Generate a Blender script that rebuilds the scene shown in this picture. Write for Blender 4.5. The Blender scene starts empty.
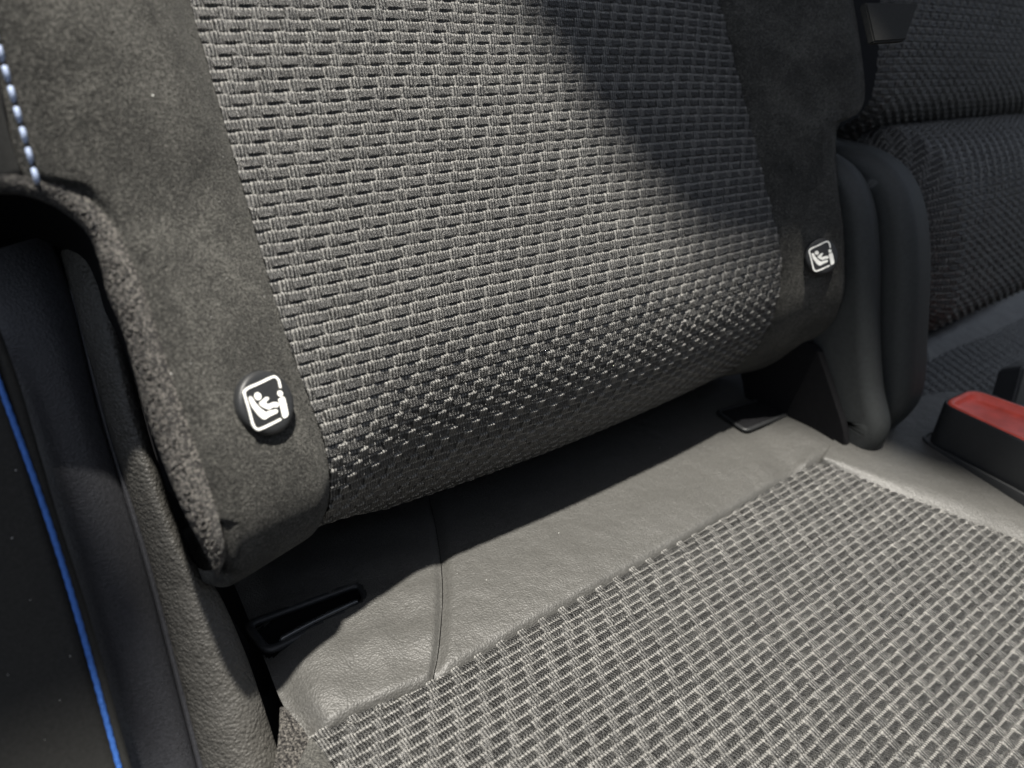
import bpy, bmesh, math, random
import numpy as np
from mathutils import Matrix, Vector
random.seed(4)
SC = bpy.context.scene
COL = SC.collection
# ------------------------------------------------------------------ frames
# seat frame: x along the seat, u up the reclined backrest, n out of it towards the cabin; millimetres
RECL = math.radians(28)
def nrm(v):
    v = np.array(v, float); return v / np.linalg.norm(v)
FPX, CX, CY = 796., 512., 384.
DX = nrm((1028, 319, -796))
DU = np.array([-.27, 1., 0.]); DU[2] = -(DU[0]*DX[0] + DU[1]*DX[1]) / DX[2]; DU = nrm(DU)
DN = np.cross(DX, DU)
RM = np.stack([DX, DU, DN])
B0 = np.array([(268-CX)/FPX, (CY-402)/FPX, -1.]) * 207.
CAMF = -(RM @ B0)
WM = np.array([[1, 0, 0], [0, math.sin(RECL), -math.cos(RECL)], [0, math.cos(RECL), math.sin(RECL)]])
BASE = np.array([0, 0, .62])
def W(p):                       # seat frame (mm) -> world (m)
    return np.asarray(p, float) @ WM.T * .001 + BASE
def proj(p):
    c = B0 + np.asarray(p) @ RM
    return np.array([CX + FPX*c[0]/-c[2], CY - FPX*c[1]/-c[2]])
def ray(x, y): return RM @ np.array([(x-CX)/FPX, (CY-y)/FPX, -1.])
def hit(x, y, p0, nn):
    d = ray(x, y); t = ((np.array(p0) - CAMF) @ nn) / (d @ nn); return CAMF + t*d
def inv(fn, x, y, g):           # parameters of the point of surface fn seen at (x, y)
    g = np.array(g, float); t = np.array([x, y], float)
    for _ in range(25):
        f = proj(fn(*g)) - t
        if abs(f).max() < .01: break
        e = .05
        J = np.stack([(proj(fn(g[0]+e, g[1])) - f - t)/e, (proj(fn(g[0], g[1]+e)) - f - t)/e], 1)
        st = np.linalg.solve(J, -f); m = abs(st).max()
        if m > 25: st *= 25/m
        g += st
    return g
# ------------------------------------------------------------------ camera
cam = bpy.data.objects.new('camera', bpy.data.cameras.new('camera')); COL.objects.link(cam)
Rf = WM @ RM      # camera axes in world: columns
M4 = Matrix.Identity(4)
for i in range(3):
    for j in range(3): M4[i][j] = float(Rf[i, j])
cw = W(CAMF)
for i in range(3): M4[i][3] = float(cw[i])
cam.matrix_world = M4
cam.data.sensor_width = 36; cam.data.lens = 36*FPX/1024
cam.data.clip_start = .01; cam.data.clip_end = 60
cam.data.dof.use_dof = True; cam.data.dof.focus_distance = .262
cam.data.dof.aperture_fstop = cam.data.lens/2.5
SC.camera = cam
# ------------------------------------------------------------------ light
p1 = hit(268, 402, (0, 0, 0), np.array([0, 0, 1.])); p2 = hit(268+21, 402+45.5, (0, 0, 0), np.array([0, 0, 1.]))
ALPHA = math.radians(37.5)
SUND = nrm(p2-p1)*math.cos(ALPHA) + np.array([0, 0, -1.])*math.sin(ALPHA)    # travel direction, seat frame
sd = WM @ SUND
toS = -sd
elev = math.asin(toS[2]); azim = math.atan2(toS[0], toS[1])
world = bpy.data.worlds.new('World'); SC.world = world; world.use_nodes = True
nt = world.node_tree; bg = nt.nodes['Background']
sky = nt.nodes.new('ShaderNodeTexSky'); sky.sky_type = 'NISHITA'; sky.sun_disc = False
sky.sun_elevation = elev; sky.sun_rotation = azim; sky.air_density = 1.0; sky.dust_density = 1.5
hs = nt.nodes.new('ShaderNodeHueSaturation'); hs.inputs['Saturation'].default_value = .5
nt.links.new(sky.outputs[0], hs.inputs['Color']); nt.links.new(hs.outputs[0], bg.inputs[0]); bg.inputs[1].default_value = .05
sun = bpy.data.lights.new('sun', 'SUN'); so = bpy.data.objects.new('sun', sun); COL.objects.link(so)
sun.energy = 5; sun.angle = math.radians(2.); sun.color = (1, .95, .87)
so.rotation_euler = Vector(toS.tolist()).to_track_quat('Z', 'Y').to_euler()
SC.view_settings.view_transform = 'Standard'; SC.view_settings.look = 'None'
SC.view_settings.exposure = 1.28; SC.view_settings.gamma = 1
SC.cycles.max_bounces = 6
# ------------------------------------------------------------------ helpers
def link(name, me, mat=None, parent=None, smooth=True):
    o = bpy.data.objects.new(name, me); COL.objects.link(o)
    if mat: me.materials.append(mat)
    if parent is not None:
        o.parent = parent
        o.matrix_parent_inverse = Matrix.Translation(-Vector(parent.location))
    if smooth: me.polygons.foreach_set('use_smooth', [True]*len(me.polygons))
    me.update(); return o
def thing(name, label, cat, at=(0, 0, 0), group=None):
    o = bpy.data.objects.new(name, None); COL.objects.link(o); o.location = W(at).tolist()
    o.empty_display_size = .02
    o['label'] = label; o['category'] = cat
    if group: o['group'] = group
    return o
def grid_mesh(name, P, closed=False):             # P: (nu, nv, 3) world
    nu, nv = P.shape[:2]
    idx = np.arange(nu*nv).reshape(nu, nv)
    q = np.stack([idx[:-1, :-1], idx[1:, :-1], idx[1:, 1:], idx[:-1, 1:]], -1).reshape(-1, 4)
    return np_mesh(name, P.reshape(-1, 3), q)
def np_mesh(name, V, Q, uv=None, attr=None):
    me = bpy.data.meshes.new(name)
    me.vertices.add(len(V)); me.vertices.foreach_set('co', np.asarray(V, np.float32).ravel())
    n = len(Q); me.loops.add(4*n); me.loops.foreach_set('vertex_index', Q.ravel().astype(np.int32))
    me.polygons.add(n); me.polygons.foreach_set('loop_start', np.arange(0, 4*n, 4, dtype=np.int32))
    me.polygons.foreach_set('loop_total', np.full(n, 4, np.int32))
    if uv is not None:
        l = me.uv_layers.new(name='UVMap'); l.data.foreach_set('uv', uv[Q.ravel()].astype(np.float32).ravel())
    if attr is not None:
        a = me.attributes.new('yarn', 'FLOAT', 'POINT'); a.data.foreach_set('value', attr.astype(np.float32))
    me.update(calc_edges=True); me.validate(); return me
def resample(pts, n):
    pts = np.array(pts, float); d = np.r_[0, np.cumsum(np.linalg.norm(np.diff(pts, axis=0), axis=1))]
    # smooth (Catmull-Rom) through the points
    out = []
    P = np.vstack([2*pts[0]-pts[1], pts, 2*pts[-1]-pts[-2]])
    for s in np.linspace(0, d[-1], n):
        i = min(max(np.searchsorted(d, s, side='right')-1, 0), len(pts)-2)
        t = (s-d[i])/(d[i+1]-d[i]); a, b, c, e = P[i], P[i+1], P[i+2], P[i+3]
        out.append(.5*((2*b)+(-a+c)*t+(2*a-5*b+4*c-e)*t*t+(-a+3*b-3*c+e)*t**3))
    return np.array(out)
def loft(name, A, Bc, hfn, nu, nv, mat, parent, surf, skirt=6., nfn=None):
    """panel between two boundary curves given in surface parameters; hfn(a, b) lifts it; skirts give it depth"""
    A = resample(A, nv); Bc = resample(Bc, nv)
    aa = np.linspace(0, 1, nu); aa = .5-.5*np.cos(aa*math.pi) if nu > 8 else aa
    P = np.zeros((nu+2, nv+2, 3))
    for j in range(nv):
        for i in range(nu):
            q = A[j]*(1-aa[i]) + Bc[j]*aa[i]
            P[i+1, j+1] = surf(q[0], q[1], hfn(aa[i], j/(nv-1)))
    for j in range(nv):
        P[0, j+1] = surf(A[j][0], A[j][1], hfn(0, j/(nv-1))-skirt); P[-1, j+1] = surf(Bc[j][0], Bc[j][1], hfn(1, j/(nv-1))-skirt)
    for i in range(nu+2):
        a = aa[min(max(i-1, 0), nu-1)]
        for jj, b, src in ((0, 0, 0), (-1, 1, -1)):
            q = A[src]*(1-a)+Bc[src]*a
            P[i, jj] = surf(q[0], q[1], hfn(a, b)-skirt)
    return link(name, grid_mesh(name, W(P)), mat, parent)
def bmobj(name, bm, mat, parent=None, smooth=True):
    me = bpy.data.meshes.new(name); bmesh.ops.recalc_face_normals(bm, faces=bm.faces[:]); bm.to_mesh(me); bm.free()
    return link(name, me, mat, parent, smooth)
def tube(bm, pts, r, n=10, cap=True, flat=1.):
    pts = [Vector(W(p).tolist()) for p in pts]; r *= .001; rings = []
    for i, p in enumerate(pts):
        t = (pts[min(i+1, len(pts)-1)]-pts[max(i-1, 0)]).normalized()
        a = t.cross(Vector((.3, -.8, .5))).normalized(); b = t.cross(a)
        k = 1.
        if cap and i in (0, len(pts)-1): k = .35
        rings.append([bm.verts.new(p+(a*math.cos(2*math.pi*k2/n)*flat+b*math.sin(2*math.pi*k2/n))*r*k) for k2 in range(n)])
    for A, B in zip(rings, rings[1:]):
        for k in range(n): bm.faces.new((A[k], A[(k+1) % n], B[(k+1) % n], B[k]))
    if cap: bm.faces.new(rings[0][::-1]); bm.faces.new(rings[-1])
def solid(bm, outline, ax, off, bev=None):
    """outline: list of frame points (planar); extrude by vector off (mm)"""
    a = [bm.verts.new(W(p).tolist()) for p in outline]
    b = [bm.verts.new(W(np.array(p)+off).tolist()) for p in outline]
    n = len(a)
    fs = [bm.faces.new(a), bm.faces.new(b[::-1])]
    for i in range(n): fs.append(bm.faces.new((a[i], b[i], b[(i+1) % n], a[(i+1) % n])))
    return fs
def round_poly(c, r, k=5):      # 2-D polygon with rounded corners
    out = []; n = len(c)
    for i in range(n):
        p0, p, p1 = (np.array(c[(i-1) % n], float), np.array(c[i], float), np.array(c[(i+1) % n], float))
        rr = r[i] if hasattr(r, '__len__') else r
        a = p+nrm(p0-p)*rr; b = p+nrm(p1-p)*rr
        for t in np.linspace(0, 1, k): out.append((1-t)**2*a+2*t*(1-t)*p+t*t*b)
    return out
# ------------------------------------------------------------------ materials
def material(name, base, rough=.6, spec=.5, sheen=0., coat=0.):
    m = bpy.data.materials.new(name); m.use_nodes = True
    b = m.node_tree.nodes['Principled BSDF']; b.inputs['Base Color'].default_value = (*base, 1)
    b.inputs['Roughness'].default_value = rough; b.inputs['Specular IOR Level'].default_value = spec
    b.inputs['Sheen Weight'].default_value = sheen; b.inputs['Sheen Roughness'].default_value = .4
    b.inputs['Coat Weight'].default_value = coat
    return m, m.node_tree, b
def N(t, ty, **kw):
    n = t.nodes.new(ty)
    for k, v in kw.items():
        if k in n.inputs.keys() if isinstance(k, str) else False: n.inputs[k].default_value = v
        else: setattr(n, k, v)
    return n
def coords(t, scale=1000.):
    tc = t.nodes.new('ShaderNodeNewGeometry'); mp = t.nodes.new('ShaderNodeMapping')
    mp.inputs['Scale'].default_value = (scale,)*3; t.links.new(tc.outputs['Position'], mp.inputs[0]); return mp.outputs[0]
def noise(t, vec, scale, detail=3, rough=.5, dist=0):
    n = t.nodes.new('ShaderNodeTexNoise'); t.links.new(vec, n.inputs['Vector'])
    n.inputs['Scale'].default_value = scale; n.inputs['Detail'].default_value = detail
    n.inputs['Roughness'].default_value = rough; n.inputs['Distortion'].default_value = dist; return n.outputs[0]
def ramp(t, fac, stops):
    r = t.nodes.new('ShaderNodeValToRGB'); t.links.new(fac, r.inputs[0]); e = r.color_ramp.elements
    while len(e) < len(stops): e.new(.5)
    for k, (p, c) in enumerate(stops): e[k].position = p; e[k].color = (*c, 1) if hasattr(c, '__len__') else (c, c, c, 1)
    return r.outputs[0]
def bump(t, h, dist, strength=1., prev=None):
    b = t.nodes.new('ShaderNodeBump'); b.inputs['Distance'].default_value = dist; b.inputs['Strength'].default_value = strength
    t.links.new(h, b.inputs['Height'])
    if prev: t.links.new(prev, b.inputs['Normal'])
    return b.outputs[0]
def mth(t, op, a, b=None, c=None):
    n = t.nodes.new('ShaderNodeMath'); n.operation = op
    for i, v in enumerate((a, b, c)):
        if v is None: continue
        if hasattr(v, 'links') or hasattr(v, 'node'): t.links.new(v, n.inputs[i])
        else: n.inputs[i].default_value = v
    return n.outputs[0]

def suede_mat():
    m, t, b = material('suede', (.08, .078, .073), .95, .15, .2)
    v = coords(t)
    big = noise(t, v, .045, 4, .6, .4); mid = noise(t, v, .35, 3, .6); fine = noise(t, v, 1.7, 2, .7)
    mix = mth(t, 'ADD', mth(t, 'MULTIPLY', big, .45), mth(t, 'ADD', mth(t, 'MULTIPLY', mid, .15), mth(t, 'MULTIPLY', fine, .9)))
    t.links.new(ramp(t, mix, [(.60, (.020, .0198, .0185)), (.75, (.055, .054, .049)), (.90, (.15, .146, .132))]), b.inputs['Base Color'])
    n1 = bump(t, noise(t, v, .95, 4, .8), .0022, 1.)
    n2 = bump(t, noise(t, v, 2.2, 2, .6), .0006, 1., n1)
    t.links.new(n2, b.inputs['Normal'])
    b.inputs['Sheen Tint'].default_value = (.9, .9, .85, 1)
    return m
def leather_mat(name, base, cell, dist, rough, spec=.5, sparkle=0, stretch=(1, 1, 1), crease=.0018):
    m, t, b = material(name, base, rough, spec)
    v = coords(t)
    mp = t.nodes.new('ShaderNodeMapping'); mp.inputs['Scale'].default_value = stretch; t.links.new(v, mp.inputs[0]); v = mp.outputs[0]
    vo = t.nodes.new('ShaderNodeTexVoronoi'); vo.feature = 'SMOOTH_F1'; vo.inputs['Scale'].default_value = cell
    vo.inputs['Smoothness'].default_value = .4
    dv = t.nodes.new('ShaderNodeTexNoise'); dv.inputs['Scale'].default_value = cell*.7; t.links.new(v, dv.inputs['Vector'])
    mx = t.nodes.new('ShaderNodeVectorMath'); mx.operation = 'MULTIPLY_ADD'; t.links.new(dv.outputs[1], mx.inputs[0])
    mx.inputs[1].default_value = (.6/cell,)*3; t.links.new(v, mx.inputs[2]); t.links.new(mx.outputs[0], vo.inputs['Vector'])
    h = mth(t, 'SUBTRACT', 1., vo.outputs['Distance'])
    n1 = bump(t, h, dist, 1.)
    n2 = bump(t, noise(t, v, cell*2.5, 3, .7), dist*.35, 1., n1)
    n3 = bump(t, noise(t, v, .07, 3), crease, .8, n2)
    t.links.new(n3, b.inputs['Normal'])
    c = noise(t, v, cell*.9, 3, .6); k = .25
    t.links.new(ramp(t, c, [(.3, tuple(x*(1-k) for x in base)), (.7, tuple(x*(1+k) for x in base))]), b.inputs['Base Color'])
    return m
def fleece_mat():
    m, t, b = material('fleece', (.06, .055, .05), .45, .8, .0)
    v = coords(t)
    n1 = noise(t, v, 1.5, 3, .8)
    t.links.new(ramp(t, n1, [(.42, (.006, .005, .005)), (.50, (.035, .032, .029)), (.58, (.24, .225, .20))]), b.inputs['Base Color'])
    t.links.new(bump(t, noise(t, v, 2.2, 3, .8), .0016, 1.), b.inputs['Normal'])
    return m
def weave_mat(name, dark=1.):
    m, t, b = material(name, (.1, .1, .1), .36, .9, .0)
    at = t.nodes.new('ShaderNodeAttribute'); at.attribute_name = 'yarn'
    uv = t.nodes.new('ShaderNodeUVMap'); sp = t.nodes.new('ShaderNodeSeparateXYZ'); t.links.new(uv.outputs[0], sp.inputs[0])
    v = coords(t)
    fib = noise(t, v, 1.7, 3, .8); lo = noise(t, v, .7, 2, .6)
    c = mth(t, 'ADD', at.outputs['Fac'], mth(t, 'MULTIPLY', mth(t, 'SUBTRACT', fib, .5), .75))
    c = mth(t, 'ADD', c, mth(t, 'MULTIPLY', mth(t, 'SUBTRACT', lo, .5), .3))
    wob0 = mth(t, 'MULTIPLY', mth(t, 'SUBTRACT', noise(t, v, .5, 2), .5), .08)
    st0 = mth(t, 'ABSOLUTE', mth(t, 'SINE', mth(t, 'MULTIPLY', mth(t, 'ADD', sp.outputs[0], wob0), math.pi*9)))
    c = mth(t, 'ADD', c, mth(t, 'MULTIPLY', mth(t, 'SUBTRACT', st0, .62), .55))
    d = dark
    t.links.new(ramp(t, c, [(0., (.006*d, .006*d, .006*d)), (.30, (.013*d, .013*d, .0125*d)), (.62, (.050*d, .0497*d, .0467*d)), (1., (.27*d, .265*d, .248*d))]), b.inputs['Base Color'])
    # strands along the yarn floats, 8 to a repeat; twist on the cords
    wob = mth(t, 'MULTIPLY', mth(t, 'SUBTRACT', noise(t, v, .9, 2), .5), .10)
    st = mth(t, 'SINE', mth(t, 'MULTIPLY', mth(t, 'ADD', sp.outputs[0], wob), math.pi*9))
    n1 = bump(t, mth(t, 'POWER', mth(t, 'ABSOLUTE', st), .6), .0008, 1.)
    n2 = bump(t, fib, .0008, 1., n1)
    t.links.new(n2, b.inputs['Normal'])
    return m
def plain(name, base, rough, spec=.5, grain=0., gscale=2., coat=0.):
    m, t, b = material(name, base, rough, spec, 0, coat)
    v = coords(t)
    k = noise(t, v, gscale*.3, 3)
    t.links.new(ramp(t, k, [(.3, tuple(x*.85 for x in base)), (.7, tuple(x*1.12 for x in base))]), b.inputs['Base Color'])
    if grain: t.links.new(bump(t, noise(t, v, gscale, 3, .6), grain, 1.), b.inputs['Normal'])
    return m
MAT = dict(
    suede=suede_mat(),
    leather=leather_mat('smooth_leather', (.052, .0512, .0475), 1.5, .00016, .5, .5),
    grain=leather_mat('grained_leather', (.055, .053, .048), 1.05, .0003, .5, .5),
    fleece=fleece_mat(), weave=weave_mat('woven_fabric'), weave2=weave_mat('woven_fabric_middle', .6),  # second weave is the same cloth with shade put into its colour
    plastic=plain('black_plastic', (.02, .021, .022), .45, .4, .00006, 3.),
    gloss=plain('gloss_plastic', (.03, .033, .034), .2, 1., 0, 2.),
    soft=plain('soft_grey_vinyl', (.03, .033, .033), .6, .4, .00005, 2.),
    panel=leather_mat('dark_panel', (.04, .041, .046), 1.3, .00008, .45, .5, crease=.0002),
    cloth=plain('dark_cloth', (.03, .03, .028), .9, .2, .00012, 4.),
    white=plain('white_print', (.8, .8, .76), .5, .3, 0, 1.),
    red=plain('red_plastic', (.90, .13, .085), .38, .5, 0, .5),
    blue=plain('blue_thread', (.045, .15, .5), .6, .4, .0003, 2.),
    pale=plain('pale_blue_thread', (.40, .48, .66), .5, .5, .0002, 2.),
    black=plain('black_void', (.008, .008, .009), .9, .1))
# ------------------------------------------------------------------ cabin: body and added sun blockers are built further down
# ------------------------------------------------------------------ backrest
UC, RHO = 16., 60.
XI0, XI1 = 10.5, 237.
def sstep(t): t = min(max(t, 0.), 1.); return t*t*(3-2*t)
def xi0(q): return XI0+4*sstep((32-q)/75)
def bulge(x, q):
    X0 = xi0(q)
    if x < X0:                      # left bolster, rising towards its outer side
        d = X0-x; H = 1+9*sstep((q-45)/70)
        return -.4+2.8*sstep(d/8)*math.exp(-((q+34)/17)**2)+H*(1-math.exp(-(d/(5+5*sstep((q-45)/60)))**2))+ramp_up(d, .37, 26)*(1-.5*sstep((-5-q)/45))
    if x > XI1:
        d = x-XI1; return -.4+1.*(1-math.exp(-(d/5)**2))+ramp_up(d, .42, 50)*(1-.7*sstep((-8-q)/45))
    k = (x-XI0)/(XI1-XI0); return 4*(1-(2*k-1)**2)
def ramp_up(d, sl, d1):              # straight slope that rounds over past d1
    return sl*d if d < d1 else (sl*d-.012*(d-d1)**2 if d1 < 40 else sl*d1+sl*28*(1-math.exp(-(d-d1)/28)))
def prof1(q, uc, rho):
    fm = math.radians(105); f = np.clip((uc-q)/rho, 0, fm); e = np.clip((uc-q)-fm*rho, 0, None)
    u = np.where(q >= uc, q, uc-rho*np.sin(f)+e*math.sin(math.radians(15)))
    n = -rho*(1-np.cos(f))-e*math.cos(math.radians(15))
    return u, n, -np.sin(f), np.cos(f)
def prof(q, x):                  # fuller foot at the left bolster, blending into the rounder centre
    z = np.clip((x-8)/42., 0, 1); w = 1-z*z*(3-2*z)
    a = prof1(q, UC, RHO); b = prof1(q, -8., 31.)
    u, n, c, d = [a[i]*(1-w)+b[i]*w for i in range(4)]; l = np.sqrt(c*c+d*d)
    return u, n, c/l, d/l
def S(x, q, h=0.):
    u, n, cu, cn = prof(q, x); b = bulge(x, q)+h
    return np.array([x, float(u+cu*b), float(n+cn*b)])
def sinv(px, py, h=0.): return inv(lambda a, b: S(a, b, h), px, py, hit(px, py, (0, 0, 0), np.array([0, 0, 1.]))[:2])

P_W, P_R = 9.05, 3.35           # repeat of the weave and pitch of its rows
def weave_height(X, V):
    """height (mm) and yarn lightness of the woven cloth; X along the rows, V across them (growing downwards)"""
    sm = lambda a, b, z: np.clip((z-a)/(b-a), 0, 1)**2*(3-2*np.clip((z-a)/(b-a), 0, 1))
    r0 = np.floor(V/P_R); t0 = V/P_R-r0
    cord = .22*np.sqrt(np.clip(1-(np.minimum(t0, 1-t0)/.12)**2, 0, 1)); cord = cord*(1+.12*np.sin(X*2*math.pi/.8+t0*9))
    h, yarn = np.where(cord > 0, cord, -.6), np.full_like(cord, .92)
    for dr in (0, 1):
        r = r0+dr; t = t0-dr; ph = X/P_W+.25*r; s = ph % 1.
        hsh = np.sin(r*12.9898+np.floor(ph)*78.233)*43758.5; hsh -= np.floor(hsh); h2 = (hsh*7.3) % 1.
        s = s+(h2-.5)*.03*np.sin(s*math.pi)
        inA = sm(.0, .05, s)*(1-sm(.37, .42, s)); inB = sm(.43, .47, s)*(1-sm(.955, .995, s))
        arch = 1-.25*(2*np.clip(s/.42, 0, 1)-1)**2
        pA = (sm(-.20, -.03, t)*.84-.62*np.clip(t, 0, 1))*(1-sm(.78, .86, t))*inA*arch
        pB = (.03+.60*np.clip((t-.06)/.62, 0, 1))*(1-sm(.69, .76, t))*sm(.0, .12, t)*inB
        k = .94+.12*hsh; strand = .09*(np.abs(np.sin(ph*math.pi*9+.5*np.sin(t*5+hsh*6)))**.7-.6)
        pA, pB = pA*k*1.2+strand*inA*(pA > .05), pB*k*1.3+strand*inB*(pB > .02)
        yarn = np.where(pA > h, .62+.10*(h2-.5)-.10*np.clip(t, 0, 1)+.26*(1-sm(.02, .22, t)), yarn); h = np.maximum(h, pA)  # crowns lightened in the colour where light would catch them
        yarn = np.where(pB > h, .33+.07*(hsh-.5)+.10*sm(.3, .75, t), yarn); h = np.maximum(h, pB)
    yarn = np.where(h < .0, .0, yarn)  # gaps between the floats painted black as occlusion
    return h, yarn
def weave_sheet(name, surf, x0, x1, v0, v1, keep, mat, parent, sx=36, sv=13, amp=1.):
    xs = np.arange(x0, x1, P_W/sx); vs = np.arange(v0, v1, P_R/sv)
    X, V = np.meshgrid(xs, vs, indexing='ij')
    wx = .25*np.sin(V/23.+X/40.)+.12*np.sin(X/9.); wv = .2*np.sin(X/31.+V/17.)+.1*np.sin(X/11.+2)
    H, Y = weave_height(X+wx, V+wv)
    P = surf(X, V, H*amp)
    nu, nv = X.shape; idx = np.arange(nu*nv).reshape(nu, nv)
    q = np.stack([idx[:-1, :-1], idx[1:, :-1], idx[1:, 1:], idx[:-1, 1:]], -1).reshape(-1, 4)
    k = keep(X, V)[:-1, :-1].ravel(); q = q[k]
    uv = np.stack([(X+wx)/P_W, (V+wv)/P_R], -1).reshape(-1, 2)
    me = np_mesh(name, W(P).reshape(-1, 3), q, uv, Y.ravel())
    o = link(name, me, mat, parent); o['kind'] = 'stuff'; return o
def S_vec(X, V, H):             # vectorised S for the insert, V = -q
    q = -V; k = (X-XI0)/(XI1-XI0)
    b = 4*(1-(2*k-1)**2)+H
    u, n, cu, cn = prof(q, X)
    return np.stack([X, u+cu*b, n+cn*b], -1)
back = thing('seatback', 'charcoal backrest of the near seat, woven centre panel between two suede bolsters', 'seat backrest', (120, 0, -30))
insert = weave_sheet('woven_panel', S_vec, XI0-1.5, XI1+1.5, -138, 70, lambda X, V: X > XI0-1.5+4*(lambda z: z*z*(3-2*z))(np.clip((32+V)/75, 0, 1)), MAT['weave'], back)
QB = -104.
def xo_left(q):
    pts = LB; qs = [p[1] for p in pts][::-1]; return float(np.interp(q, qs, [p[0] for p in pts][::-1]))
LB = [sinv(*p) for p in ((-60, 168), (0, 171), (30, 173), (78, 187), (111, 217), (127, 245), (147, 292), (172, 370), (203, 460), (222, 522), (230, 562))]
LB = [p for p in LB] + [np.array([LB[-1][0]+1, QB])]
# suede bolster left: upper wide part, then down to the foot
E0 = [sinv(-8, 40), sinv(8, 105), sinv(27, 172)]           # outer seam with the stitches
up = [np.array([E0[0][0]-6, 140.]), *E0, *LB[3:]]
inn = [(xi0(q)-.2, q) for q in np.linspace(140, QB, 24)]
loft('suede_bolster', up, inn, lambda a, b: -2.2*math.exp(-(a/.045)**2)-.8*math.exp(-((1-a)/.03)**2), 60, 160, MAT['suede'], back, S, 4)
# wing side panel left of the stitches
w0 = [(E0[0][0]-40, 140), (E0[0][0]-36, 100), (E0[1][0]-34, E0[1][1]), (E0[2][0]-30, E0[2][1]-4)]
w1 = [(E0[0][0]-6.6, 140), (E0[0][0]-.8, E0[0][1]), (E0[1][0]-.8, E0[1][1]), (E0[2][0]-.8, E0[2][1])]
loft('wing_side', w0, w1, lambda a, b: -14*(1-a)**1.3-2.0, 16, 40, MAT['cloth'], back, S, 8)
for k in range(9):
    t0 = -.66+k*.215
    def pt(t):
        px, py = (4+27*t, 67+95*t); q = sinv(px, py); return S(q[0], q[1], .3)
    bm = bmesh.new(); a, b = pt(t0), pt(t0+.17)
    mid = (a+b)/2+np.array([0, 0, .45])
    tube(bm, [a-np.array([0, 0, .7]), a+(mid-a)*.35, mid, b+(mid-b)*.35, b-np.array([0, 0, .7])], .62, 8)
    bmobj('stitch', bm, MAT['pale'], back)
# fleece strip turning round the side
F2 = [(-60, 194), (0, 194), (30, 196), (60, 208), (88, 230), (101, 262), (108, 295), (126, 340), (144, 409), (164, 464), (184, 510), (222, 572)]
nF = 520
c1 = resample(LB[:-1], nF); c1 = np.array([S(a, b, -2.0) for a, b in c1])
c2 = np.array([hit(x, y, (0, 0, c1[i][2]-9), np.array([0, 0, 1.])) for i, (x, y) in enumerate(resample(F2, nF))])
c3 = c2+np.stack([np.linspace(0, 1, nF)**.7*30, np.full(nF, 5.), np.full(nF, -105.)], -1)
rows = []; rng = np.random.default_rng(3)
nap = rng.random((60, nF)); nap = (nap+np.roll(nap, 1, 0)+np.roll(nap, 1, 1)+np.roll(nap, (1, 1), (0, 1)))/4
big = rng.random((16, nF//4+2)); big = np.kron(big, np.ones((4, 4)))[:60, :nF]
nap = (nap-.5)*1.7+(big-.5)*.15
for i, a in enumerate(np.linspace(0, 1, 60)):
    rows.append(c1*(1-a)+c2*a+np.array([-1., -.6, 1.])*3.2*math.sin(a*math.pi)+np.array([-.4, 0, .9])*nap[i][:, None]*min(1, 4*a))
link('fleece_edging', grid_mesh('fleece_edging', W(np.array(rows))), MAT['fleece'], back)
link('backrest_side', grid_mesh('backrest_side', W(np.array([c2, (c2+c3)/2, c3]))), MAT['black'], back)
# right suede bolster
RB = [sinv(*p) for p in ((856, -40), (862, 0), (867, 30), (871, 60), (873, 85), (872, 99), (867, 109), (858, 115), (849, 119), (845, 127), (844, 140), (845, 165), (848, 200), (853, 260), (851, 300), (838, 330), (812, 352))]
RB = [np.array([RB[0][0]+2, 160.])]+RB+[np.array([RB[-1][0]-8, QB])]
inn = [(XI1+.2, q) for q in np.linspace(160, QB, 12)]
loft('suede_bolster', inn, RB, lambda a, b: -1.*math.exp(-(a/.04)**2)-4*math.exp(-((1-a)/.10)**2), 50, 220, MAT['suede'], back, S, 14)
# foam core closes the back
bm = bmesh.new()
solid(bm, [(-8, 150, -16), (-8, -2, -16), (-8, -28, -34), (-8, -36, -58), (-8, -20, -100), (-8, 150, -100)], 0, np.array([298., 0, 0]))
bmobj('foam_core', bm, MAT['black'], back, False)

# emblem buttons: strokes measured on the near one, in millimetres on its face
BT = 3.0
CB1 = sinv(261.5, 404); T1 = math.radians(17); H1 = S(*CB1)
NT = np.array([math.sin(T1), 0, math.cos(T1)]); XT = np.array([math.cos(T1), 0, -math.sin(T1)])
def em_pts(l):                  # enlarged-crop coordinates -> mm on the button face
    o = []
    for x, y in l:
        p = hit(220+x/7.68, 350+y/7.68, H1+NT*BT, NT)-H1; o.append((p @ XT, p[1]))
    return o
def stroke(pts, w, k=6):        # polyline -> outline polygon of width w with round ends
    pts = resample(pts, max(len(pts)*6, 12)); L, R_ = [], []
    for i, p in enumerate(pts):
        t = nrm(pts[min(i+1, len(pts)-1)]-pts[max(i-1, 0)]); n = np.array([-t[1], t[0]])*w/2
        L.append(p+n); R_.append(p-n)
    e = []; t = nrm(pts[-1]-pts[-2]); n = np.array([-t[1], t[0]])
    for a in np.linspace(0, math.pi, k+2)[1:-1]: e.append(pts[-1]+(n*math.cos(a)+t*math.sin(a))*w/2)
    s = []; t = nrm(pts[0]-pts[1]); n2 = np.array([-t[1], t[0]])
    for a in np.linspace(0, math.pi, k+2)[1:-1]: s.append(pts[0]+(n2*math.cos(a)+t*math.sin(a))*w/2)
    return L+e+R_[::-1]+s
def dot(c, r): return [np.array(c)+r*np.array([math.cos(a), math.sin(a)]) for a in np.linspace(0, 2*math.pi, 18, endpoint=False)]
PXM = .2035/7.68/796*1000*1.30*.8
frame_l = [(462, 285), (450, 235), (425, 208), (395, 210), (300, 255), (220, 290), (188, 320), (190, 350), (222, 460), (255, 575), (285, 608), (320, 602), (400, 565), (462, 533)]
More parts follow.
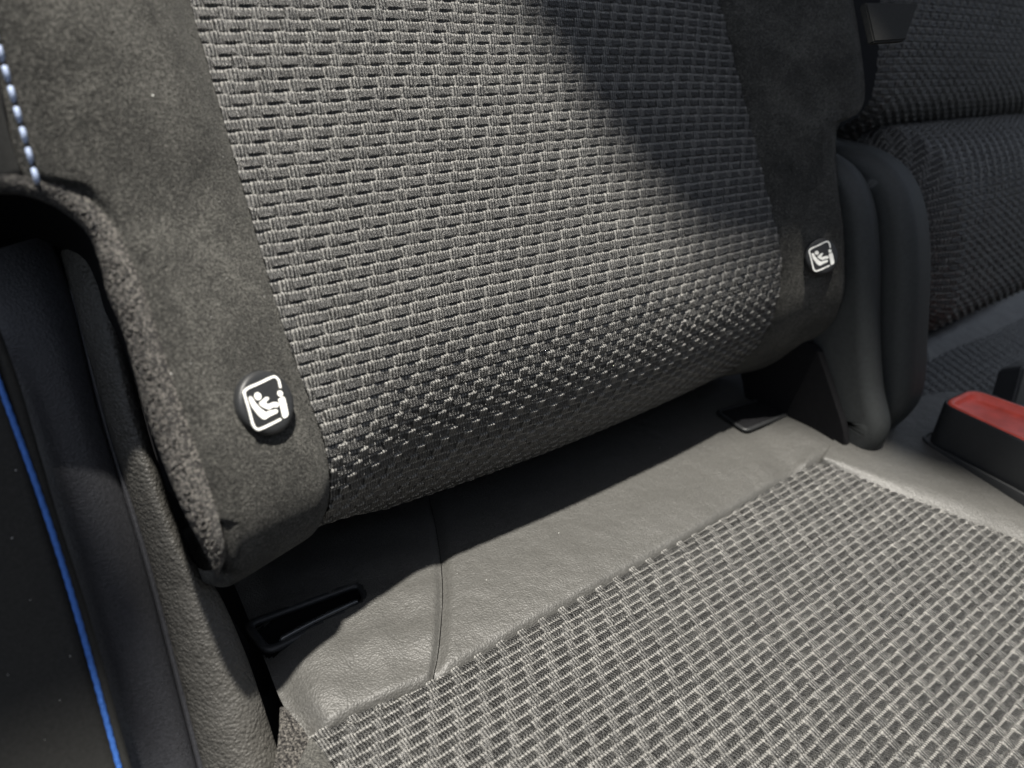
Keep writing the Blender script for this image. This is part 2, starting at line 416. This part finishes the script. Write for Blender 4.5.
glyphs = [
    ('emblem_frame', stroke(em_pts(frame_l), .62)),
    ('emblem_head', dot(em_pts([(290, 356)])[0], .95)),
    ('emblem_seat', em_pts([(218, 365), (235, 355), (250, 368), (270, 405), (305, 445), (350, 478), (385, 465), (430, 455), (445, 468), (435, 485), (385, 508), (345, 533), (325, 530), (290, 500), (245, 440), (225, 395)])),
    ('emblem_body', em_pts([(300, 408), (320, 390), (350, 362), (370, 362), (374, 378), (350, 402), (365, 418), (410, 400), (440, 402), (452, 420), (440, 440), (405, 440), (375, 458), (345, 448), (310, 428)])),
    ('emblem_hook', em_pts([(447, 380), (458, 370), (485, 358), (497, 368), (512, 430), (524, 490), (518, 510), (490, 527), (480, 515), (465, 445)])),
    ('emblem_dot', dot(em_pts([(461, 335)])[0], .80))]
def button(center, tilt, label, parent, size=1.):
    """disc on the bolster; everything built in its own little frame then tilted"""
    h0 = S(center[0], center[1])
    cx, sx = math.cos(tilt), math.sin(tilt)
    def T(x, u, n): return h0+np.array([x*cx+n*sx, u, -x*sx+n*cx])
    bm = bmesh.new(); R = 8.2*size; prof_ = [(0.001, BT-.1), (R*.80, BT-.05), (R*.90, BT-.1), (R*.97, BT-.5), (R, BT-1.1), (R, 0), (R*.93, -1.2), (R*.93, -4)]
    rings = []
    for r, z in prof_:
        rings.append([bm.verts.new(W(T(r*math.cos(a), r*math.sin(a), z)).tolist()) for a in np.linspace(0, 2*math.pi, 48, endpoint=False)])
    for A, B in zip(rings, rings[1:]):
        for k in range(48): bm.faces.new((A[k], A[(k+1) % 48], B[(k+1) % 48], B[k]))
    bm.faces.new(rings[0])
    o = bmobj('anchor_button', bm, MAT['plastic'], parent); o['label'] = label
    for nm, poly in glyphs:
        bm = bmesh.new(); pl = [np.array(p)*size for p in poly]
        a = [bm.verts.new(W(T(p[0], p[1], BT+.12)).tolist()) for p in pl]
        b = [bm.verts.new(W(T(p[0], p[1], BT-.25)).tolist()) for p in pl]
        f = bm.faces.new(a); n_ = len(a)
        for i in range(n_): bm.faces.new((a[i], b[i], b[(i+1) % n_], a[(i+1) % n_]))
        bmesh.ops.triangulate(bm, faces=[f])
        g = bmobj(nm, bm, MAT['white'], None, False)
        g.parent = o
    return o
button(CB1, T1, 'round black tag button with white child seat pictogram, in full sun', back)
cb = sinv(819, 257); button(cb, math.radians(-25), 'round black tag button with white child seat pictogram, in shade', back, .98)

# ------------------------------------------------------------------ cushion
TH = math.radians(120); O_C = np.array([0, -60., -72.])
DF = np.array([0, math.cos(TH), math.sin(TH)]); CN = np.array([0, math.sin(TH), -math.cos(TH)])
def ch(x, v): return -.00045*np.clip(v-60, 0, None)**2*.5 - .0009*np.clip(x-120, 0, None)*np.clip(v-60, 0, None)*.35
def C(x, v, h=0.): return O_C+np.array([x, 0, 0])+v*DF+(ch(x, v)+h)*CN
def C_vec(X, V, H): return O_C+np.stack([X, 0*X, 0*X], -1)+V[..., None]*DF+(ch(X, V)+H)[..., None]*CN
def cinv(px, py, h=0.):
    p = hit(px, py, O_C, CN); return inv(lambda a, b: C(a, b, h), px, py, (p[0], (p-O_C) @ DF))
cush = thing('seat_cushion', 'charcoal seat cushion with woven centre and smooth leather strip along its back edge', 'seat cushion', tuple(C(120, 60, -40)))
SEAM = [cinv(*p) for p in ((312, 738), (360, 713), (432, 683), (520, 633), (600, 588), (700, 532), (775, 487), (820, 461))]
RBD = [cinv(*p) for p in ((820, 461), (860, 478), (900, 495), (960, 518), (1024, 543), (1120, 585))]
LBD = [cinv(*p) for p in ((312, 738), (322, 752), (350, 800))]
sx_ = np.array([p[0] for p in SEAM]); sv_ = np.array([p[1] for p in SEAM])
rv_ = np.array([p[1] for p in RBD]); rx_ = np.array([p[0] for p in RBD])
def keepC(X, V):
    a = V > np.interp(X, sx_, sv_)-1.5
    b = X < np.interp(V, rv_, rx_)+1.5
    c = X > SEAM[0][0]-.5+np.clip(V-SEAM[0][1], 0, None)*((LBD[-1][0]-LBD[0][0])/(LBD[-1][1]-LBD[0][1]))
    return a & b & c
xmin = min(SEAM[0][0], LBD[-1][0])-3; xmax = rx_.max()+3
print('CUSH', SEAM, RBD, LBD)
def C_ins(X, V, H):
    d1 = np.clip(V-np.interp(X, sx_, sv_), 0, None); d2 = np.clip(np.interp(V, rv_, rx_)-X, 0, None)
    return C_vec(X, V, H-.9*np.exp(-(d1/2.2)**2)-.9*np.exp(-(d2/3.)**2))
weave_sheet('woven_panel', C_ins, SEAM[0][0]-3, xmax, sv_.min()-4, max(cinv(700, 790)[1], cinv(1040, 790)[1], cinv(1040, 600)[1])+4, keepC, MAT['weave'], cush)
def pads(a, b): return 3.2*(1-abs(2*a-1)**3)
s1 = [cinv(*p) for p in ((420, 470), (431, 512), (438, 548), (442, 592), (439, 645), (432, 683))]
s2 = [cinv(*p) for p in ((650, 375), (716, 434), (745, 458), (775, 487))]
lend = [cinv(*p) for p in ((205, 520), (238, 590), (262, 650), (284, 702), (312, 738))]
def between(seam, x0, x1, n=9):
    out = []
    for x in np.linspace(x0, x1, n): out.append(np.array([x, np.interp(x, sx_, sv_)]))
    return out
VB = -20.
def strip(name, le, re, hf, nu, nv, holes=None):
    """leather piece between left curve and right curve, both running from the crease to the seam"""
    le = resample([np.array([le[0][0], VB])]+list(le), nv); re = resample([np.array([re[0][0], VB])]+list(re), nv)
    P = np.zeros((nu, nv+3, 3)); keep = np.ones((nu-1, nv+2), bool)
    for i, a in enumerate(np.linspace(0, 1, nu)):
        for j in range(nv):
            b = j/(nv-1); x = le[j][0]*(1-a)+re[j][0]*a
            vs = np.interp(x, sx_, sv_); va, vb_ = le[j][1], re[j][1]
            v = VB+(vs-VB)*b if True else va
            # blend so the side curves keep their own rows
            xl = np.interp(v, le[:, 1], le[:, 0]); xr = np.interp(v, re[:, 1], re[:, 0]); x = xl*(1-a)+xr*a
            v = VB+(np.interp(x, sx_, sv_)-VB)*b
            P[i, j] = C(x, v, hf(a, b, x, v)); last = (x, v, hf(a, b, x, v))
            if holes and j < nv-1 and i < nu-1 and holes(x, v): keep[i, j] = False
        for k, dz in enumerate((.6, 2.5, 7)):
            P[i, nv+k] = C(last[0], last[1]-.4*k, last[2]-dz)
    idx = np.arange(nu*(nv+3)).reshape(nu, nv+3)
    q = np.stack([idx[:-1, :-1], idx[1:, :-1], idx[1:, 1:], idx[:-1, 1:]], -1)[keep].reshape(-1, 4)
    o = link(name, np_mesh(name, W(P).reshape(-1, 3), q), MAT['leather'], cush); return o
# slot of the near anchor
SL = [cinv(*p) for p in ((247, 630), (360, 588), (368, 606), (268, 657))]
slp = round_poly([p[:2] for p in SL], 3.6, 6)
def inside(poly, x, y):
    c = False; n = len(poly)
    for i in range(n):
        x1, y1 = poly[i]; x2, y2 = poly[(i+1) % n]
        if (y1 > y) != (y2 > y) and x < (x2-x1)*(y-y1)/(y2-y1)+x1: c = not c
    return c
def edge_r(a, b): return -1.7*math.exp(-((1-b)/.13)**2)-3.0*math.exp(-((1-b)/.013)**2)
wr = lambda x, v: .35*math.sin(x*.35+v*.12)*math.exp(-((v-40)/30)**2)+.3*math.sin(x*.13-v*.3)
strip('leather_strip', lend, s1, lambda a, b, x, v: 3.4+edge_r(a, b)-5.5*math.exp(-(a/.10)**2)-1.6*math.exp(-((1-a)/.035)**2)+wr(x, v)*.8, 110, 90, lambda x, v: inside(slp, x, v))
strip('leather_strip', [p+np.array([.35, 0]) for p in s1], s2, lambda a, b, x, v: 3.2+edge_r(a, b)-1.7*math.exp(-(a/.015)**2)+.15*math.sin(x*.09), 120, 60)
rend = [cinv(*p) for p in ((770, 330), (852, 405), (848, 440), (826, 459))]
strip('leather_strip', s2, rend, lambda a, b, x, v: 3.2+edge_r(a, b)-3.0*math.sin(min(1, a*2.2)*math.pi)*(.3+.7*b)*math.exp(-a*1.3)-.8*math.exp(-(a/.04)**2), 50, 50)
def ring_on_C(name, poly, h, r, mat, parent, dz=0):
    bm = bmesh.new(); pts = [C(p[0], p[1], h) for p in poly]; n = len(pts); k = 10; rings = []
    for i in range(n):
        t = nrm(pts[(i+1) % n]-pts[i-1]); a = CN; b = np.cross(t, a)
        rings.append([bm.verts.new(W(pts[i]+r*(math.cos(2*math.pi*j/k)*a*.8+math.sin(2*math.pi*j/k)*b)).tolist()) for j in range(k)])
    for i in range(n):
        A, B = rings[i], rings[(i+1) % n]
        for j in range(k): bm.faces.new((A[j], A[(j+1) % k], B[(j+1) % k], B[j]))
    return bmobj(name, bm, mat, parent)
ring_on_C('slot_bezel', slp, 2.0, 1.5, MAT['plastic'], cush)
bm = bmesh.new(); g0, g1 = SL[3], SL[2]
tube(bm, [C(g0[0]*(1-t)+g1[0]*t, g0[1]*(1-t)+g1[1]*t-1.1, 2.9+.8*math.sin(t*math.pi)) for t in np.linspace(.12, .92, 24)], 1.0, 12)
bmobj('guide_lip', bm, MAT['gloss'], cush)
def well(name, poly, h, dep, mat, parent):
    bm = bmesh.new(); a = [bm.verts.new(W(C(p[0], p[1], h)).tolist()) for p in poly]; b = [bm.verts.new(W(C(p[0], p[1]-6, h-dep)).tolist()) for p in poly]; n = len(a)
    for i in range(n): bm.faces.new((a[i], a[(i+1) % n], b[(i+1) % n], b[i]))
    bm.faces.new(b); return bmobj(name, bm, mat, parent)
well('slot_well', slp, 2.4, 26, MAT['black'], cush)
SL2 = [cinv(*p) for p in ((716, 418), (780, 400), (788, 419), (744, 437))]
slp2 = round_poly([p[:2] for p in SL2], 3.0, 6)
ring_on_C('slot_bezel', slp2, 3.4, 1.2, MAT['plastic'], cush)
bm = bmesh.new(); vs = [bm.verts.new(W(C(p[0], p[1], 3.9)).tolist()) for p in slp2]; bm.faces.new(vs); bmobj('slot_well', bm, MAT['black'], cush)  # flat black face on the leather, its colour standing in for a shaded hole
# right leather border
ro = [cinv(*p) for p in ((830, 448), (850, 425), (880, 415), (915, 402), (960, 396), (1060, 412), (1180, 450))]
loft('leather_border', ro, [p+np.array([-.3, 0]) for p in RBD], lambda a, b: 2.6-3.4*math.exp(-((1-a)/.05)**2)-.8*a, 30, 60, MAT['leather'], cush, C, 8)
# left foot of the cushion: suede wedge and fleece
f0 = [cinv(*p) for p in ((313, 741), (330, 765), (352, 805))]; f1 = [cinv(*p) for p in ((310, 742), (298, 768), (288, 805))]
loft('suede_corner', f1, f0, lambda a, b: 1.+.6*math.sin(a*math.pi), 12, 16, MAT['suede'], cush, C, 8)
f2 = [cinv(*p) for p in ((280, 710), (278, 745), (268, 805))]; f3 = [cinv(*p) for p in ((288, 712), (309, 742), (297, 768), (287, 805))]
loft('fleece_corner', f2, f3, lambda a, b: .9+.8*math.sin(a*math.pi), 12, 20, MAT['fleece'], cush, C, 12)
# underside
bm = bmesh.new()
solid(bm, [C(-4, -30, -9), C(300, -30, -9), C(300, 150, -22), C(-4, 150, -16)], 0, -CN*40)
bmobj('cushion_core', bm, MAT['black'], cush, False)
# dark cover seen between backrest and cushion
# ------------------------------------------------------------------ left trim
def plane_pts(l, nz): return [hit(x, y, (0, 0, nz), np.array([0, 0, 1.])) for x, y in l]
def sheet(name, L, R_, nzL, nzR, hump, nu, nv, mat, parent, back_d=18., p=2.):
    A = resample(plane_pts(L, nzL), nv); B = resample(plane_pts(R_, nzR), nv); P = []
    P.append(A+np.array([0, 0, -back_d]))
    for a in np.linspace(0, 1, nu): P.append(A*(1-a)+B*a+np.array([0, 0, hump*(1-abs(2*a-1)**p)]))
    P.append(B+np.array([0, 0, -back_d]))
    return link(name, grid_mesh(name, W(np.array(P))), mat, parent)
trim = thing('side_trim', 'black side trim left of the backrest, smooth panels beside a rounded grained leather pad', 'side trim', (-40, -40, -30))
sheet('grained_pad', [(62, 250), (82, 330), (108, 425), (150, 560), (204, 768), (222, 830)],
      [(120, 260), (128, 345), (152, 445), (184, 540), (203, 572), (221, 597), (245, 652), (262, 701), (282, 765), (300, 830)], -40, -36, 6, 26, 90, MAT['grain'], trim)
sheet('narrow_panel', [(20, 180), (70, 290), (76, 310), (103, 420), (147, 568), (201, 775), (216, 830)][1:],
      [(84, 300), (90, 325), (109, 425), (152, 560), (206, 768), (220, 830)], -41, -42, .5, 6, 60, MAT['panel'], trim)
sheet('smooth_panel', [(-60, 270), (-30, 330), (10, 380), (45, 480), (85, 620), (128, 768), (150, 830)],
      [(50, 235), (72, 300), (99, 415), (143, 560), (197, 768), (214, 830)], -43, -42, 3, 20, 60, MAT['panel'], trim, p=3)
sheet('smooth_panel', [(-80, 100), (-80, 150), (-80, 300)], [(80, 150), (84, 200), (88, 300)], -70, -74, 1, 10, 20, MAT['black'], trim)
edge = thing('fabric_panel', 'flat dark fabric panel with a raised blue edge thread in the lower left foreground', 'fabric panel', (-90, -60, 0))
NZ = -20.
sheet('fabric', [(-200, 380), (-160, 500), (-120, 800)], [(-14, 340), (11, 400), (45, 520), (80, 630), (128, 790)], NZ, NZ, .6, 16, 50, MAT['cloth'], edge, 3)
sheet('edge_binding', [(-12, 330), (9, 395), (43, 515), (79, 625), (120, 768), (135, 800)], [(-4, 318), (22, 392), (56, 510), (92, 624), (132, 768), (146, 800)], NZ+.8, NZ+.6, .8, 8, 50, MAT['cloth'], edge, 5)
bm = bmesh.new(); cl = resample(plane_pts([(-18, 335), (62, 563), (136, 830)], NZ+1.6), 300)
tube(bm, [c+np.array([.05*math.sin(i*.9), 0, .12*abs(math.sin(i*.8))]) for i, c in enumerate(cl)], .68, 10)
bmobj('blue_thread', bm, MAT['blue'], edge)

# ------------------------------------------------------------------ right side: hinge cover
def slab(name, x0, x1, prof_px, xref, mat, parent, rnd=6., depth=60., inner=None):
    """arched slab: profile (u, n) read where its right edge is seen, at x = xref; runs x0..x1 with rounded edges"""
    pr = resample([hit(x, y, (xref, 0, 0), np.array([1., 0, 0])) for x, y in prof_px], 60)[:, 1:]
    nrm_ = []
    for i in range(len(pr)):
        t = nrm(pr[min(i+1, len(pr)-1)]-pr[max(i-1, 0)]); nrm_.append(np.array([t[1], -t[0]]))
    nrm_ = np.array(nrm_)
    if nrm_[len(pr)//2][1] < 0: nrm_ = -nrm_
    P = []; xs = np.linspace(0, 1, 16)
    w = x1-x0
    sec = [(x0, -depth)]+[(x0+rnd*(1-math.cos(a)), -rnd*(1-math.sin(a))) for a in np.linspace(0, math.pi/2, 8)]+[(x1-rnd*(1-math.cos(a)), -rnd*(1-math.sin(a))) for a in np.linspace(math.pi/2, 0, 8)]+[(x1, -depth)]
    for xx, d in sec: P.append([(xx, pr[i][0]+nrm_[i][0]*d, pr[i][1]+nrm_[i][1]*d) for i in range(len(pr))])
    return link(name, grid_mesh(name, W(np.array(P))), mat, parent)
hinge = thing('hinge_cover', 'dark grey hinge cover of two rounded shells between the near and middle seats', 'hinge cover', (300, -40, -40))
slab('shell', 276, 292, [(800, 140), (830, 146), (862, 166), (880, 200), (886, 250), (886, 320), (889, 380), (896, 425), (880, 452), (858, 470)], 292, MAT['soft'], hinge, 7)
slab('shell', 293, 318, [(820, 128), (850, 138), (885, 147), (915, 168), (932, 205), (937, 260), (934, 330), (930, 385), (915, 412), (880, 440)], 318, MAT['soft'], hinge, 8)
bm = bmesh.new()
pl = round_poly([hit(x, y, (271., 0, 0), np.array([1., 0, 0]))[1:] for x, y in ((738, 366), (788, 338), (815, 345), (829, 385), (843, 428), (846, 455), (800, 442), (748, 414))], 4., 4)
solid(bm, [(271., p[0], p[1]) for p in pl], 0, np.array([4.8, 0, 0]))
bmesh.ops.bevel(bm, geom=bm.edges[:], offset=.0008, segments=2, affect='EDGES')
bmobj('side_plate', bm, MAT['black'], hinge, False)  # added filler, its black standing in for the shade beside the shells
# ------------------------------------------------------------------ middle seat
mid = thing('middle_seatback', 'shaded woven backrest of the middle seat, dark upper block over a rounded lower roll', 'seat backrest', (420, 40, -60))
def weave_roll(name, x0, x1, prof_px, xref, parent, taper=0.):
    pr = resample([hit(x, y, (xref, 0, 0), np.array([1., 0, 0])) for x, y in prof_px], 200)[:, 1:]
    d = np.r_[0, np.cumsum(np.linalg.norm(np.diff(pr, axis=0), axis=1))]
    tg = np.gradient(pr, axis=0); tg /= np.linalg.norm(tg, axis=1)[:, None]; nn = np.stack([tg[:, 1], -tg[:, 0]], -1)
    if nn[100][1] < 0: nn = -nn
    def sf(X, V, H):
        H = H-taper*np.clip(1-(X-x0)/16., 0, 1)**2
        u = np.interp(V, d, pr[:, 0])+np.interp(V, d, nn[:, 0])*H; n = np.interp(V, d, pr[:, 1])+np.interp(V, d, nn[:, 1])*H
        return np.stack([X, u, n], -1)
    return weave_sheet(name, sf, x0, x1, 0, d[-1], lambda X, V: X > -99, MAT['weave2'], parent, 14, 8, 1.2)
weave_roll('woven_roll', 322, 500, [(870, 126), (905, 131), (935, 150), (955, 185), (962, 230), (958, 280), (950, 312), (930, 330)], 335, mid, 12)
weave_roll('woven_block', 310, 600, [(915, -60), (910, 0), (906, 60), (898, 100), (880, 122), (850, 140)], 330, mid, 4)
bm = bmesh.new(); solid(bm, plane_pts([(866, 2), (919, 3), (906, 40), (875, 42)], 60), 0, np.array([0, 0, -3.]))
bmesh.ops.bevel(bm, geom=bm.edges[:], offset=.0006, segments=2, affect='EDGES')
bmobj('pull_strap', bm, MAT['cloth'], mid, False)
midc = thing('middle_seat_cushion', 'woven middle seat cushion with a leather back strip, seen behind the red buckle', 'seat cushion', (420, -60, 0))
OM = np.array([330, -78., -50.])
def Cm(x, v, h=0.): return C(x, v, h-14)
def cminv(px, py): return inv(lambda a, b: Cm(a, b), px, py, cinv(px, py))
ml = [cminv(*p) for p in ((905, 345), (940, 330), (985, 305), (1060, 262))]; mr = [cminv(*p) for p in ((925, 365), (948, 352), (990, 335), (1060, 300))]
loft('leather_strip', ml, mr, lambda a, b: 5*math.sin(a*math.pi), 16, 24, MAT['leather'], midc, Cm, 8)
a_ = cminv(940, 350); b_ = cminv(1060, 420)
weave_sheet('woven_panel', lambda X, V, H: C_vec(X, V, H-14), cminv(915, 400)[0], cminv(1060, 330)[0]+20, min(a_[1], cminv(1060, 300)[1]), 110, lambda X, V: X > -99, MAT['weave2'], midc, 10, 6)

# ------------------------------------------------------------------ buckle
bk = thing('belt_buckle', 'black seat belt buckle with red release button standing in the leather', 'belt buckle', tuple(C(cinv(990, 450)[0], cinv(990, 450)[1])), 'belt buckles')
HB = 22.
def on_h(px, py, h): return hit(px, py, O_C+CN*h, CN)
PB = on_h(960, 405, HB); NB = CN
c_ = [hit(x, y, PB, NB) for x, y in ((939, 402), (1100, 478), (1110, 434), (971, 388))]
tc = sum(c_)/4; ex = nrm(c_[1]-c_[0]); ey = nrm(np.cross(NB, ex))
Lx = np.linalg.norm(c_[1]-c_[0]); Ly = abs((c_[3]-c_[0]) @ ey); org = c_[0]
print('buckle', Lx, Ly)
def Bp(a, b, h):
    s_, t_ = a/Lx, b/Ly
    return (c_[0]*(1-s_)+c_[1]*s_)*(1-t_)+(c_[3]*(1-s_)+c_[2]*s_)*t_+CN*h
def box_round(bm, a0, a1, b0, b1, h0, h1, r, grow=0.):
    top = round_poly([(a0, b0), (a1, b0), (a1, b1), (a0, b1)], r, 6)
    lv = [(h0, 0, grow), (h1-.8, 0, 0), (h1-.25, .2, 0), (h1, .5, 0), (h1, 1.0, 0), (h1-.3, 1.2, 0), (h1-6, 1.2, 0)]
    cx_, cy_ = (a0+a1)/2, (b0+b1)/2; rings = []
    for h, ins, g in lv:
        rings.append([bm.verts.new(W(Bp(cx_+(p[0]-cx_)*(1-(ins-g)/((a1-a0)/2)), cy_+(p[1]-cy_)*(1-(ins-g)/((b1-b0)/2)), h)).tolist()) for p in top])
    n = len(top)
    for A, B in zip(rings, rings[1:]):
        for i in range(n): bm.faces.new((A[i], A[(i+1) % n], B[(i+1) % n], B[i]))
    bm.faces.new(rings[-1]); return rings
bm = bmesh.new(); box_round(bm, 0, Lx, 0, Ly, -28, 0, 8, .6)
bmobj('housing', bm, MAT['plastic'], bk, True)
bm = bmesh.new(); box_round(bm, -3, Lx+6, -3.5, Ly+5, -28, -20.5, 8, 0)
bmobj('flange', bm, MAT['plastic'], bk, True)
bm = bmesh.new()
# red button: raised rim around a shallow scoop
rp = [np.array(p) for p in round_poly([(1.4, 1.4), (Lx-1.4, 1.4), (Lx-1.4, Ly-1.4), (1.4, Ly-1.4)], 7., 7)]
cc_ = np.array([Lx/2, Ly/2]); P = []
for r_, z in ((0, -3.2), (.35, -3.2), (.58, -3.0), (.66, -2.2), (.72, -.6), (.77, .25), (.82, .5), (.9, .55), (.96, .35), (.99, -.1), (1., -1.5)):
    off = np.array([0, -2.2])*(1-r_)
    ring = []
    for p in rp:
        e = p-cc_; L_ = max(abs(e[0])/(Lx/2), abs(e[1])/(Ly/2)); m_ = 9.*(1-r_)      # keep the rim as wide on the short sides as on the long ones
        q_ = cc_+np.array([np.sign(e[0])*max(abs(e[0])-m_*1.1, 0), np.sign(e[1])*max(abs(e[1])-m_, 0)]) if r_ > .5 else cc_+e*np.array([.85*r_/.58, .65*r_/.58])
        ring.append(Bp(*(q_+off), z))
    P.append(ring+[ring[0]])
P = np.array(P)
bm.free(); o = link('release_button', grid_mesh('release_button', W(P)), MAT['red'], bk)
bk2 = thing('belt_buckle', 'tip of a second black buckle at the right border, behind the red one', 'belt buckle', tuple(C(cinv(1030, 400)[0], cinv(1030, 400)[1])), 'belt buckles')
bm = bmesh.new(); q = plane_pts([(1024, 366), (1044, 358), (1054, 420), (1013, 408)], 12)
fs = solid(bm, q, 0, np.array([0, 0, -14.])); bmesh.ops.bevel(bm, geom=bm.edges[:], offset=.0015, segments=3, affect='EDGES')
bmobj('housing', bm, MAT['plastic'], bk2, False)
# ------------------------------------------------------------------ body behind the seat, floor, and an added light blocker in front
bm = bmesh.new(); solid(bm, [(-400, -400, -120), (800, -400, -120), (800, 500, -120), (-400, 500, -120)], 0, np.array([0, 0, -10.]))
o = bmobj('wall', bm, MAT['black'], None, False); o['kind'] = 'structure'
bm = bmesh.new(); solid(bm, [(-400, -190, -120), (800, -190, -120), (800, -190, 700), (-400, -190, 700)], 0, np.array([0, -10., 0.]))
o = bmobj('floor', bm, MAT['black'], None, False); o['kind'] = 'structure'
UPW = np.array([0, math.cos(RECL), math.sin(RECL)]); FWD = np.array([0, -math.sin(RECL), math.cos(RECL)])
bm = bmesh.new(); q0 = FWD*480; solid(bm, [q0+np.array([-180, 0, 0])-UPW*250, q0+np.array([800, 0, 0])-UPW*250, q0+np.array([800, 0, 0])+UPW*230, q0+np.array([-180, 0, 0])+UPW*230], 0, FWD*30)  # added dark slab, unseen, keeps sky light from the front off the seat
o = bmobj('wall', bm, MAT['black'], None, False); o['kind'] = 'structure'
# ------------------------------------------------------------------ added unseen sun blockers, outlines traced back along the sun from the wanted shade
def up_sun(p, h): return np.asarray(p)-SUND*h/abs(SUND @ np.array([0, 1, 0]))*1.0
HR = 900.
shb = [S(*sinv(*p)) for p in ((485, -30), (560, 75), (600, 140), (650, 200), (712, 268), (764, 326))]
shc = [C(*cinv(*p)) for p in ((800, 425), (860, 448), (930, 478), (1024, 506), (1120, 540))]
UPW = np.array([0, math.cos(RECL), math.sin(RECL)])
def to_roof(p, z): t = (z-np.asarray(p) @ UPW)/(-SUND @ UPW); return np.asarray(p)-SUND*t
shs = [hit(x, y, (277., 0, 0), np.array([1., 0, 0])) for x, y in ((822, 330), (838, 390), (850, 440))]
print('SHS', np.round([to_roof(p, HR) for p in shs]))
roof = [to_roof(p, HR) for p in shb+[p-np.array([16., 0, 0]) for p in shs]+shc]
print('ROOF', np.round(roof))
far = [roof[-1]+np.array([900, 0, 0]), roof[-1]+np.array([900., 0, 0])+np.array([0, 800*math.sin(RECL), -800*math.cos(RECL)]), roof[0]+np.array([0, 800*math.sin(RECL), -800*math.cos(RECL)])]
bm = bmesh.new(); solid(bm, roof+far, 0, UPW*12)
o = bmobj('roof', bm, MAT['black'], None, False); o['kind'] = 'structure'
shl = [hit(x, y, (0, 0, -38), np.array([0, 0, 1.])) for x, y in ((100, 170), (78, 250), (74, 330), (92, 425), (132, 500), (172, 560), (199, 600), (205, 635), (192, 665), (192, 690), (200, 800))]
rl = [to_roof(p, HR+30) for p in shl]
print('ROOFL', np.round(rl))
bm = bmesh.new(); solid(bm, rl+[rl[-1]+np.array([-300, 0, 0]), rl[0]+np.array([-300., 0, 0])], 0, UPW*12)  # added unseen sheet, shaped to darken the left trim
o = bmobj('roof_rail', bm, MAT['black'], None, False); o['kind'] = 'structure'

print('RIGHT', RB, [proj(S(p[0], p[1])) for p in RB])

# ------------------------------------------------------------------ lint
bm = bmesh.new(); rl_ = np.random.default_rng(8)
def speck(p, r):
    d = rl_.normal(size=(3, 3))*r; vs = [bm.verts.new(W(np.array(p)+v).tolist()) for v in (d[0], d[1], d[2], -d[0])]
    for t in ((0, 1, 2), (0, 2, 3), (0, 1, 3), (1, 2, 3)): bm.faces.new([vs[k] for k in t])
for _ in range(18):
    speck(S(rl_.uniform(-25, 6), rl_.uniform(-10, 110), .25), rl_.uniform(.06, .16))
for _ in range(40):
    x = rl_.uniform(20, 230); speck(C(x, rl_.uniform(15, 58), 3.5), rl_.uniform(.05, .12))
for x, y in ((12, 538), (8, 675), (30, 600), (60, 700), (70, 656), (16, 470), (45, 740)):
    speck(hit(x, y, (0, 0, NZ+1.2), np.array([0, 0, 1.])), .13)
o = bmobj('lint', bm, MAT['white'], None, False); o['kind'] = 'stuff'
